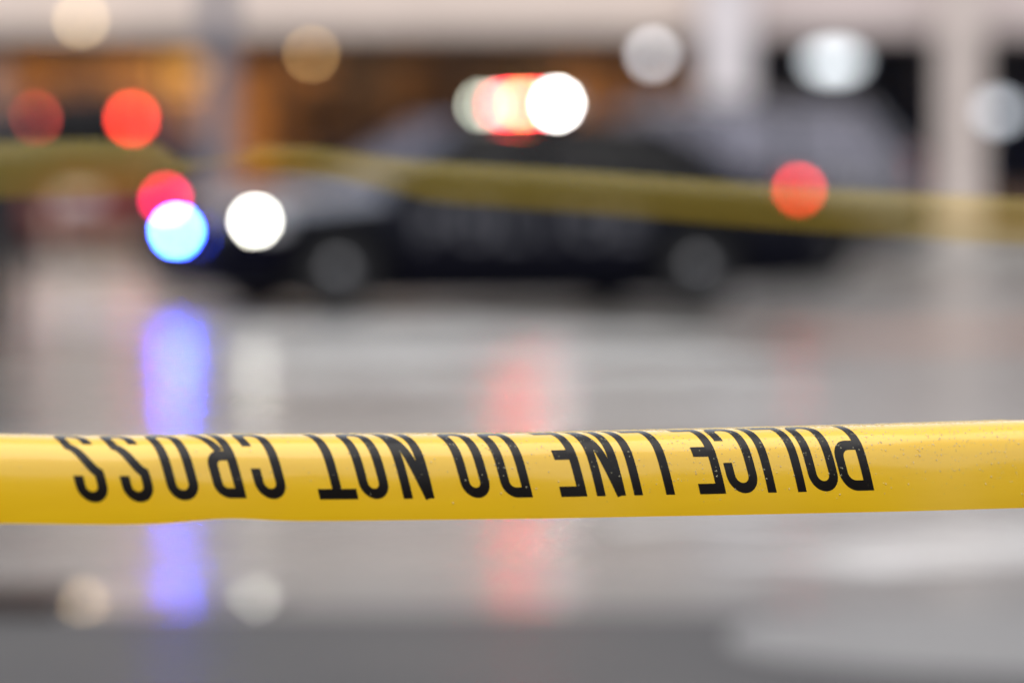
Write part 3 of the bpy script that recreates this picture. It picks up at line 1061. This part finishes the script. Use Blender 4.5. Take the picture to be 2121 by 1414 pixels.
def glyph(ch, w, h, s):
    """strokes (centre lines) of a condensed capital w wide, h tall, stroke s"""
    a = s / 2
    l, r, b, t = a, w - a, a, h - a
    k = min(w / 2 - a, h * .24)          # corner height
    mx = w / 2
    rx = mx - a
    if ch == 'O':
        return [arc(mx, t - k, rx, k, 0, 180) + arc(mx, b + k, rx, k, 180, 360) + [(r, t - k)]]
    if ch == 'C':
        return [[(r, h * .64)] + arc(mx, t - k, rx, k, 0, 180) + arc(mx, b + k, rx, k, 180, 360) + [(r, h * .36)]]
    if ch == 'I':
        return [[(w / 2, 0), (w / 2, h)]]
    if ch == 'L':
        return [[(l, 0), (l, h)], [(s, b), (w, b)]]
    if ch == 'E':
        return [[(l, 0), (l, h)], [(s, b), (w, b)], [(s, t), (w, t)], [(s, h * .5), (w * .9, h * .5)]]
    if ch == 'T':
        return [[(mx, 0), (mx, h - s)], [(0, t), (w, t)]]
    if ch == 'P':
        m = h * .46
        return [[(l, 0), (l, h)], [(s, t), (w - a - rx, t)] + arc(w - a - rx, t - k, rx, k, 90, 0) + arc(w - a - rx, m + k, rx, k, 0, -90) + [(s, m)]]
    if ch == 'R':
        m = h * .48
        return [[(l, 0), (l, h)], [(s, t), (w - a - rx, t)] + arc(w - a - rx, t - k, rx, k, 90, 0) + arc(w - a - rx, m + k, rx, k, 0, -90) + [(s, m)],
                [(mx * .95, m - a), (r, 0)]]
    if ch == 'D':
        return [[(l, 0), (l, h)], [(s, t), (w - a - rx, t)] + arc(w - a - rx, t - k, rx, k, 90, 0) + arc(w - a - rx, b + k, rx, k, 0, -90) + [(s, b)]]
    if ch == 'N':
        return [[(l, 0), (l, h)], [(r, 0), (r, h)], [(l, h), (r, 0)]]
    if ch == 'S':
        up = [(r, h * .70)] + arc(mx, t - k, rx, k, 0, 180) + [(l, h * .66)]
        dn = [(r, h * .34)] + [(r, b + k)] + arc(mx, b + k, rx, k, 0, -180) + [(l, h * .30)]
        mid = [(l + (r - l) * u, h * .66 - (h * .32) * (u * u * (3 - 2 * u))) for u in [i / 10 for i in range(11)]]
        return [up[:-1] + mid + dn[1:]]
    return []


def resample(pts, step):
    out = [Vector((pts[0][0], pts[0][1]))]
    for p in pts[1:]:
        p = Vector(p)
        d = p - out[-1]
        if d.length < 1e-6:
            continue
        n = max(1, int(d.length / step))
        q = out[-1].copy()
        for i in range(1, n + 1):
            out.append(q + d * i / n)
    return out


def add_stroke(bm, pts, s, mapper, step, lift):
    p = resample(pts, step)
    closed = (p[0] - p[-1]).length < 1e-6
    n = len(p)
    L, Rr = [], []
    for i in range(n):
        if closed:
            d = p[(i + 1) % (n - 1)] - p[(i - 1) % (n - 1)]
        else:
            d = p[min(n - 1, i + 1)] - p[max(0, i - 1)]
        d = d.normalized()
        nn = Vector((-d.y, d.x)) * s / 2
        L.append(bm.verts.new(mapper(p[i] + nn, lift)))
        Rr.append(bm.verts.new(mapper(p[i] - nn, lift)))
    C = [bm.verts.new(mapper(p[i], lift)) for i in range(n)]
    grid_faces(bm, [L, C, Rr])


# grey lettering on the doors: one letter after the other
def door_letters(text, x0, x1, z0, h):
    n = len(text)
    pitch = (x0 - x1) / n
    for k, ch in enumerate(text):
        w_ = pitch * (.34 if ch == 'I' else .72)
        xl = x0 - (k + .5) * pitch + w_ / 2
        bm = bmesh.new()
        def mp(p, lift, xl=xl):
            x = xl - p.x
            z = z0 + p.y
            return Vector((x, side_y(SEDAN, x, z) + .009 + lift, z))
        for i, st in enumerate(glyph(ch, w_, h, .055)):
            add_stroke(bm, st, .055, mp, .03, .0004 * i)
        from_bm('letter', bm, M['letter_grey'], police)


door_letters('POLICE', .86, -.98, .575, .24)

# ------------------------------------------------- silver estate behind, red van at the left
SUV = dict(
    front=2.2, rear=-2.35, axles=(1.33, -1.33), r=.35, track=.78, belt=1.02, roof=1.66, yb=.84, yr=.62,
    top=[(2.2, .70), (2.12, .82), (1.9, .93), (1.3, 1.0), (.9, 1.03), (-2.1, 1.05), (-2.3, 1.0), (-2.35, .85)],
    bot=[(2.2, .30), (2.0, .25), (-2.0, .25), (-2.35, .36)],
    wid=[(2.2, .62), (2.1, .76), (1.8, .86), (0, .90), (-1.8, .89), (-2.2, .82), (-2.35, .74)],
    ax0=1.0, ax1=.25, cx1=-1.75, cx0=-2.22, splits=((.33, .32), (.63, .65)),
    doors=((.95, -.08), (-.1, -.95)), seats=((-.1, .4, .22), (-.1, -.4, .22), (-1.0, 0, .55)), grille=(.48, .68), glass='mirror_glass')
pz = P(1372, 0, 47.5)
suv = make_car('parked_car', 'dark grey estate car with pale reflecting windows parked behind the back of the police car', 'car', (pz.x, 47.5, 0), R(180 + 8), SUV, M['silver'])
for sd_ in (-1, 1):
    lamp_unit(suv, 'taillight', (-2.22, sd_ * .76, 1.02), .08, .08, .16, M['lens_red'], (-1, 0, 0), .03, None)
    lamp_unit(suv, 'headlight', (2.06, sd_ * .64, .76), .14, .14, .08, M['lens_clear'], (1, 0, 0), .03, None)
bm = bmesh.new()
for sd_ in (-1, 1):
    add_tube(bm, (.1, sd_ * .56, 1.70), (-1.6, sd_ * .56, 1.70), .015, seg=8)
    for x in (.0, -1.5):
        add_tube(bm, (x, sd_ * .56, 1.64), (x, sd_ * .56, 1.70), .014, seg=8)
from_bm('roof_rail', bm, M['black'], suv)

VAN = dict(
    front=2.1, rear=-2.1, axles=(1.3, -1.25), r=.33, track=.74, belt=1.05, roof=1.88, yb=.82, yr=.74,
    top=[(2.1, .72), (2.02, .86), (1.8, .98), (1.4, 1.06), (1.0, 1.08), (-2.0, 1.08), (-2.08, 1.04), (-2.1, .9)],
    bot=[(2.1, .28), (1.9, .24), (-1.9, .26), (-2.1, .34)],
    wid=[(2.1, .62), (2.0, .76), (1.7, .84), (0, .87), (-1.8, .87), (-2.05, .84), (-2.1, .80)],
    ax0=1.35, ax1=.55, cx1=-1.98, cx0=-2.06, splits=((.30, .25), (.62, .6)),
    doors=((1.0, 0.0), (-.02, -.82)), seats=((.1, .38, .22), (.1, -.38, .22), (-.9, 0, .55)), grille=(.5, .7), bumper=M['red_paint'])
vp = P(163, 0, 55.6)
van = make_car('parked_van', 'dark red van seen from behind with its brake lights lit', 'van', (vp.x, 57.7, 0), R(90), VAN, M['red_paint'])
lamp_unit(van, 'brake_light', (-2.0, -.57, P(0, 246, 55.6).z), .07, .06, .17, M['lens_red'], (-1, 0, 0), .052, M['e_brake'], 'brightly lit brake light')
lamp_unit(van, 'brake_light', (-2.0, .50, P(0, 246, 55.6).z), .07, .06, .17, M['lens_red'], (-1, 0, 0), .05, M['e_brake_dim'], 'dimly lit brake light')
box('tailgate', -2.125, -2.098, -.72, .72, .56, 1.0, M['red_paint'], van, bev=.01)
box('number_plate', -2.134, -2.127, -.2, .2, .66, .78, M['plate'], van)


# ================================================================== PEOPLE
def skin_mesh(name, verts, edges, radii, root, mat, parent, sub=2):
    me = bpy.data.meshes.new(name)
    me.from_pydata([tuple(v) for v in verts], edges, [])
    o = bpy.data.objects.new(name, me)
    COL.objects.link(o)
    o.modifiers.new('skin', 'SKIN')
    sk = me.skin_vertices[0].data
    for i, r in enumerate(radii):
        sk[i].radius = (r, r) if not isinstance(r, tuple) else r
        sk[i].use_root = (i == root)
    s = o.modifiers.new('sub', 'SUBSURF')
    s.levels = s.render_levels = sub
    dg = bpy.context.evaluated_depsgraph_get()
    m2 = bpy.data.meshes.new_from_object(o.evaluated_get(dg))
    bpy.data.objects.remove(o)
    m2.name = name
    m2.materials.clear()
    return link(name, m2, mat, parent, smooth=80)


class Chain:
    def __init__(s):
        s.v, s.e, s.r = [], [], []

    def add(s, p, r, prev=None):
        s.v.append(Vector(p))
        s.r.append(r)
        if prev is not None:
            s.e.append((prev, len(s.v) - 1))
        return len(s.v) - 1


def make_person(loc, rz, label, H=1.76, top='cloth_black', legs='cloth_navy', step=.06, arms=.10, bend=.12):
    p = thing('person', label, 'person', loc, rz)
    k = H / 1.76
    V = lambda x, y, z: Vector((x * k, y * k, z * k))
    # body: one continuous surface (faces -y)
    c = Chain()
    pel = c.add(V(0, 0, .96), .11 * k)
    bel = c.add(V(0, -.01, 1.10), .11 * k, pel)
    ch = c.add(V(0, 0, 1.30), .125 * k, bel)
    nb = c.add(V(0, .01, 1.46), .07 * k, ch)
    nk = c.add(V(0, -.005, 1.53), .055 * k, nb)
    hd = c.add(V(0, -.015, 1.60), .075 * k, nk)
    h2 = c.add(V(0, -.01, 1.68), .088 * k, hd)
    c.add(V(0, .0, 1.735), .06 * k, h2)
    jk, tr = Chain(), Chain()
    jx = jk.add(V(0, 0, .80), (.20 * k, .155 * k))
    j0 = jk.add(V(0, 0, .93), (.195 * k, .15 * k), jx)
    j1 = jk.add(V(0, -.01, 1.10), (.175 * k, .14 * k), j0)
    j2 = jk.add(V(0, 0, 1.30), (.185 * k, .14 * k), j1)
    j3 = jk.add(V(0, .01, 1.44), (.11 * k, .09 * k), j2)
    jk.add(V(0, .008, 1.49), .07 * k, j3)
    tw_ = tr.add(V(0, 0, 1.06), (.15 * k, .115 * k))
    t0 = tr.add(V(0, 0, .93), (.165 * k, .125 * k), tw_)
    for s in (-1, 1):
        sh = c.add(V(s * .185, .01, 1.40), .06 * k, ch)
        el = c.add(V(s * (.21 + arms * .5), .02, 1.13), .044 * k, sh)
        wr = c.add(V(s * (.20 + arms), -bend, .89), .028 * k, el)
        pa = c.add(V(s * (.20 + arms), -bend - .015, .81), (.038 * k, .022 * k), wr)
        for q, (dx, L_) in enumerate(((-.03, .072), (-.01, .082), (.01, .077), (.03, .06))):
            kn = c.add(V(s * (.20 + arms) + dx * .2, -bend - .012 + dx, .775), .0105 * k, pa)
            f2 = c.add(V(s * (.20 + arms) - s * .008, -bend - .012 + dx * 1.1, .775 - L_ * .55), .0095 * k, kn)
            c.add(V(s * (.20 + arms) - s * .022, -bend - .012 + dx * 1.1, .775 - L_), .0085 * k, f2)
        th = c.add(V(s * (.20 + arms) - s * .012, -bend - .05, .83), .0115 * k, wr)
        c.add(V(s * (.20 + arms) - s * .02, -bend - .065, .785), .0095 * k, th)
        hp = c.add(V(s * .095, 0, .90), .088 * k, pel)
        kn = c.add(V(s * .105, -.02 + s * step * .3, .50), .06 * k, hp)
        an = c.add(V(s * .11, .01 + s * step, .09), .04 * k, kn)
        c.add(V(s * .12, -.13 + s * step, .04), .036 * k, an)
        js = jk.add(V(s * .19, .01, 1.405), .078 * k, j2)
        je = jk.add(V(s * (.21 + arms * .5), .02, 1.13), .062 * k, js)
        jk.add(V(s * (.20 + arms), -bend, .895), .046 * k, je)
        a1 = tr.add(V(s * .098, 0, .86), .105 * k, t0)
        a2 = tr.add(V(s * .105, -.02 + s * step * .3, .50), .082 * k, a1)
        tr.add(V(s * .11, .01 + s * step, .10), .068 * k, a2)
    skin_mesh('body', c.v, c.e, c.r, 0, M['skin'], p)
    skin_mesh('jacket', jk.v, jk.e, jk.r, 0, M[top], p)
    skin_mesh('trousers', tr.v, tr.e, tr.r, 0, M[legs], p)
    for s in (-1, 1):
        bm = bmesh.new()
        bmesh.ops.create_icosphere(bm, subdivisions=3, radius=1)
        for v in bm.verts:
            z = max(v.co.z, -.55)
            v.co = V(s * .118 + v.co.x * .05, -.06 + s * step + v.co.y * .145, .045 + z * .075 * (1 if v.co.y > -.2 else .75))
        from_bm('shoe', bm, M['shoe'], p, smooth=60)
        bm = bmesh.new()
        bmesh.ops.create_icosphere(bm, subdivisions=2, radius=.011 * k)
        from_bm('eye', bm, M['hair'], p, loc=V(s * .032, -.092, 1.655), smooth=80)
        bm = bmesh.new()
        bmesh.ops.create_icosphere(bm, subdivisions=2, radius=1)
        for v in bm.verts:
            v.co = Vector((v.co.x * .012, v.co.y * .02, v.co.z * .033)) * k
        from_bm('ear', bm, M['skin'], p, loc=V(s * .086, .0, 1.645), smooth=80)
    bm = bmesh.new()
    add_tube(bm, V(0, -.085, 1.665), V(0, -.108, 1.622), .009 * k, .017 * k, 10)
    from_bm('nose', bm, M['skin'], p, smooth=60)
    bm = bmesh.new()
    add_tube(bm, V(-.022, -.09, 1.592), V(.022, -.09, 1.592), .006 * k, seg=8)
    from_bm('mouth', bm, M['red_paint'], p, smooth=60)
    bm = bmesh.new()
    bmesh.ops.create_icosphere(bm, subdivisions=3, radius=1)
    kill = [v for v in bm.verts if v.co.z < -.35 or (v.co.y < -.45 and v.co.z < .42)]
    bmesh.ops.delete(bm, geom=kill, context='VERTS')
    for v in bm.verts:
        v.co = V(v.co.x * .096, .004 + v.co.y * .108, 1.672 + v.co.z * .098)
    from_bm('hair', bm, M['hair'], p, smooth=70)
    return p


make_person((P(-16, 0, 28.6).x, 28.6, 0), R(25), 'person in black clothes standing at the left edge of the photo', 1.74, 'cloth_black', 'cloth_black')
make_person((P(366, 0, 56).x, 56, 0), R(-20), 'person in dark navy clothes standing between the red van and the grey pole', 1.78, 'cloth_navy', 'cloth_navy', step=.1)


# ================================================================== POLICE TAPES
TW = 0.0815          # tape width


def profile_fn(kind):
    """cross-section of the tape: arc length u (0 bottom edge .. TW far edge) -> (back, up, normal angle)"""
    n = 240
    us = np.linspace(0, TW, n + 1)
    t = us / TW
    if kind == 'a':
        th = np.interp(t, [0, .2, .42, .50, .58, .72, .82, 1.0], [5, 9, 15, 24, 43, 74, 86, 97])
    else:
        th = np.interp(t, [0, .3, .5, .7, .85, 1.0], [-14, -4, 6, 22, 40, 60])
    th = np.radians(th)
    du = TW / n
    q = np.concatenate([[0], np.cumsum(np.sin((th[1:] + th[:-1]) / 2) * du)])
    z = np.concatenate([[0], np.cumsum(np.cos((th[1:] + th[:-1]) / 2) * du)])
    return us, q, z, th


PA = profile_fn('a')
A0 = P(-420, 1098, 3.02)
A1 = P(2560, 1050, 3.51)
AXIS = (A1 - A0)
ALEN = AXIS.length
AXD = AXIS.normalized()
BACK = Vector((-AXD.y, AXD.x, 0)).normalized()
UP = Vector((0, 0, 1))


def tape_a(s, u, lift=0.0):
    """point on the near tape: s metres along, u across"""
    us, q, z, th = PA
    qq, zz, a = float(np.interp(u, us, q)), float(np.interp(u, us, z)), float(np.interp(u, us, th))
    t = s / ALEN
    sag = -0.004 * 4 * t * (1 - t) + .004
    px = -420 + t * 2980
    wave = .0022 * math.exp(-((px - 385) / 85) ** 2) * max(0, 1 - u / .035) - .0011 * math.exp(-((px - 170) / 150) ** 2)
    rip = .0007 * math.sin(s * 21 + 1) + .0004 * math.sin(s * 47)
    tw = .05 * math.sin(s * 3.1 + .4)
    zz *= 1 + .085 * min(1, max(0, (px - 1000) / 1100))      # less curled towards the right
    p = A0 + AXD * s + BACK * (qq + tw * zz * .3 + rip) + UP * (zz + sag + wave)
    nrm = (-BACK * math.cos(a) + UP * math.sin(a))
    return p + nrm * lift


tapeA = thing('barrier_tape', 'sharp yellow plastic police tape with upside down black lettering across the foreground', 'barrier tape', (0, 0, 0))
bm = bmesh.new()
NS, NU = 260, 44
rows = [[bm.verts.new(tape_a(ALEN * i / NS, TW * j / NU)) for i in range(NS + 1)] for j in range(NU + 1)]
grid_faces(bm, rows)
film = from_bm('film', bm, M['tape'], tapeA, smooth=80)


def s_at(px):
    """distance along the tape that the camera sees at pixel column px"""
    lo, hi = 0.0, ALEN
    for _ in range(40):
        m_ = (lo + hi) / 2
        q = tape_a(m_, TW * .17)
        if q.x / q.y * F + CX < px:
            lo = m_
        else:
            hi = m_
    return lo


CAP0, CAP1 = TW * .167, TW * .833       # letter tops (lower) and feet (upper) across the tape
CAPH = CAP1 - CAP0
STK = .0065
SHEAR = .17
letters = [('P', 1812, 64), ('O', 1744, 61), ('L', 1672, 56), ('I', 1611, 20), ('C', 1577, 63), ('E', 1505, 54),
           ('L', 1399, 54), ('I', 1333, 19), ('N', 1297, 60), ('E', 1217, 54), ('D', 1104, 60), ('O', 1021, 60),
           ('N', 900, 64), ('O', 811, 61), ('T', 742, 80), ('C', 598, 64), ('R', 510, 62), ('O', 417, 65), ('S', 323, 64), ('S', 229, 66)]
for ch, xr, wpx in letters:
    s1 = s_at(xr)
    s0 = s_at(xr - wpx)
    w_ = s1 - s0
    st_w = STK if ch != 'I' else w_
    bm = bmesh.new()

    def mp(p, lift, s1=s1):
        # lettering hangs upside down: its x runs to the left, its top points down
        u = CAP0 + (CAPH - p.y)
        s = s1 - p.x - SHEAR * (CAPH - p.y)
        return tape_a(s, u, .00012 + lift)
    for i, stv in enumerate(glyph(ch, w_, CAPH, STK if ch != 'I' else min(w_, STK))):
        add_stroke(bm, stv, STK, mp, .0016, .00003 * i)
    from_bm('letter', bm, M['print'], film, smooth=80)

# rain drops on the tape: denser to the right and along the upper edge
rnd = random.Random(11)
bm = bmesh.new()
ico = bmesh.new()
bmesh.ops.create_icosphere(ico, subdivisions=1, radius=1)
iv = [v.co.copy() for v in ico.verts]
ifc = [[v.index for v in f.verts] for f in ico.faces]
ico.free()
verts, faces = [], []


def drop(s, u, r):
    c0 = tape_a(s, u)
    n_ = (tape_a(s, u, .001) - c0).normalized()
    q = n_.to_track_quat('Z', 'Y')
    base = len(verts)
    for v in iv:
        verts.append(c0 + q @ Vector((v.x * r, v.y * r, max(-.05, v.z) * r * .62)))
    for f in ifc:
        faces.append([base + i for i in f])


sR = s_at(2140)
for _ in range(1500):
    s = sR * (1 - abs(rnd.gauss(0, .30)))
    if s < 0:
        continue
    u = TW * min(.95, max(.03, rnd.triangular(.08, .95, .66)))
    drop(s, u, rnd.choice([.00025, .0003, .00035, .0004, .0005, .0006, .0008]))
for _ in range(2600):
    s = sR * (1 - abs(rnd.gauss(0, .5)))
    if s < 0:
        continue
    u = TW * rnd.uniform(.80, .985)
    drop(s, u, rnd.choice([.0003, .0004, .0005, .0006, .0008, .001]))
me = bpy.data.meshes.new('water_droplets')
me.from_pydata([tuple(v) for v in verts], [], faces)
dr = link('water_droplets', me, M['drop'], film, smooth=80)
dr['kind'] = 'stuff'

# second tape further back
path = [(-400, 412, 4.95), (20, 410, 4.9), (180, 407, 4.86), (320, 398, 4.82), (370, 372, 4.8), (410, 346, 4.8), (490, 334, 4.78), (540, 352, 4.77), (660, 366, 4.75), (780, 388, 4.72), (900, 420, 4.7), (1200, 440, 4.65), (1650, 478, 4.6), (2121, 508, 4.55), (2700, 545, 4.5)]
pts = [P(*q) for q in path]
wf = [.72, .72, .72, .62, .25, .05, .05, .30, .36, .38, .50, .51, .53, .56, .57]
PB = profile_fn('b')
# smooth the path
N2 = 220
sp = np.linspace(0, len(pts) - 1, N2 + 1)
co = np.array([tuple(p) for p in pts])
idx = np.arange(len(pts))
sm = np.stack([np.interp(sp, idx, co[:, k]) for k in range(3)], 1)
wv = np.interp(sp, idx, wf)
ker = np.ones(9) / 9
pad = 4
for k in range(3):
    sm[pad:-pad, k] = np.convolve(sm[:, k], ker, 'valid')
tapeB = thing('barrier_tape', 'blurred thin yellow police tape stretched in front of the police car further back', 'barrier tape', (0, 0, 0))
bm = bmesh.new()
us, q, z, th = PB
rows = []
for j in range(19):
    u = TW * j / 18
    qq, zz = float(np.interp(u, us, q)), float(np.interp(u, us, z))
    rows.append([bm.verts.new((sm[i, 0], sm[i, 1] + qq * wv[i], sm[i, 2] + zz * wv[i])) for i in range(N2 + 1)])
grid_faces(bm, rows)
from_bm('film', bm, M['tape_thin'], tapeB, smooth=80)
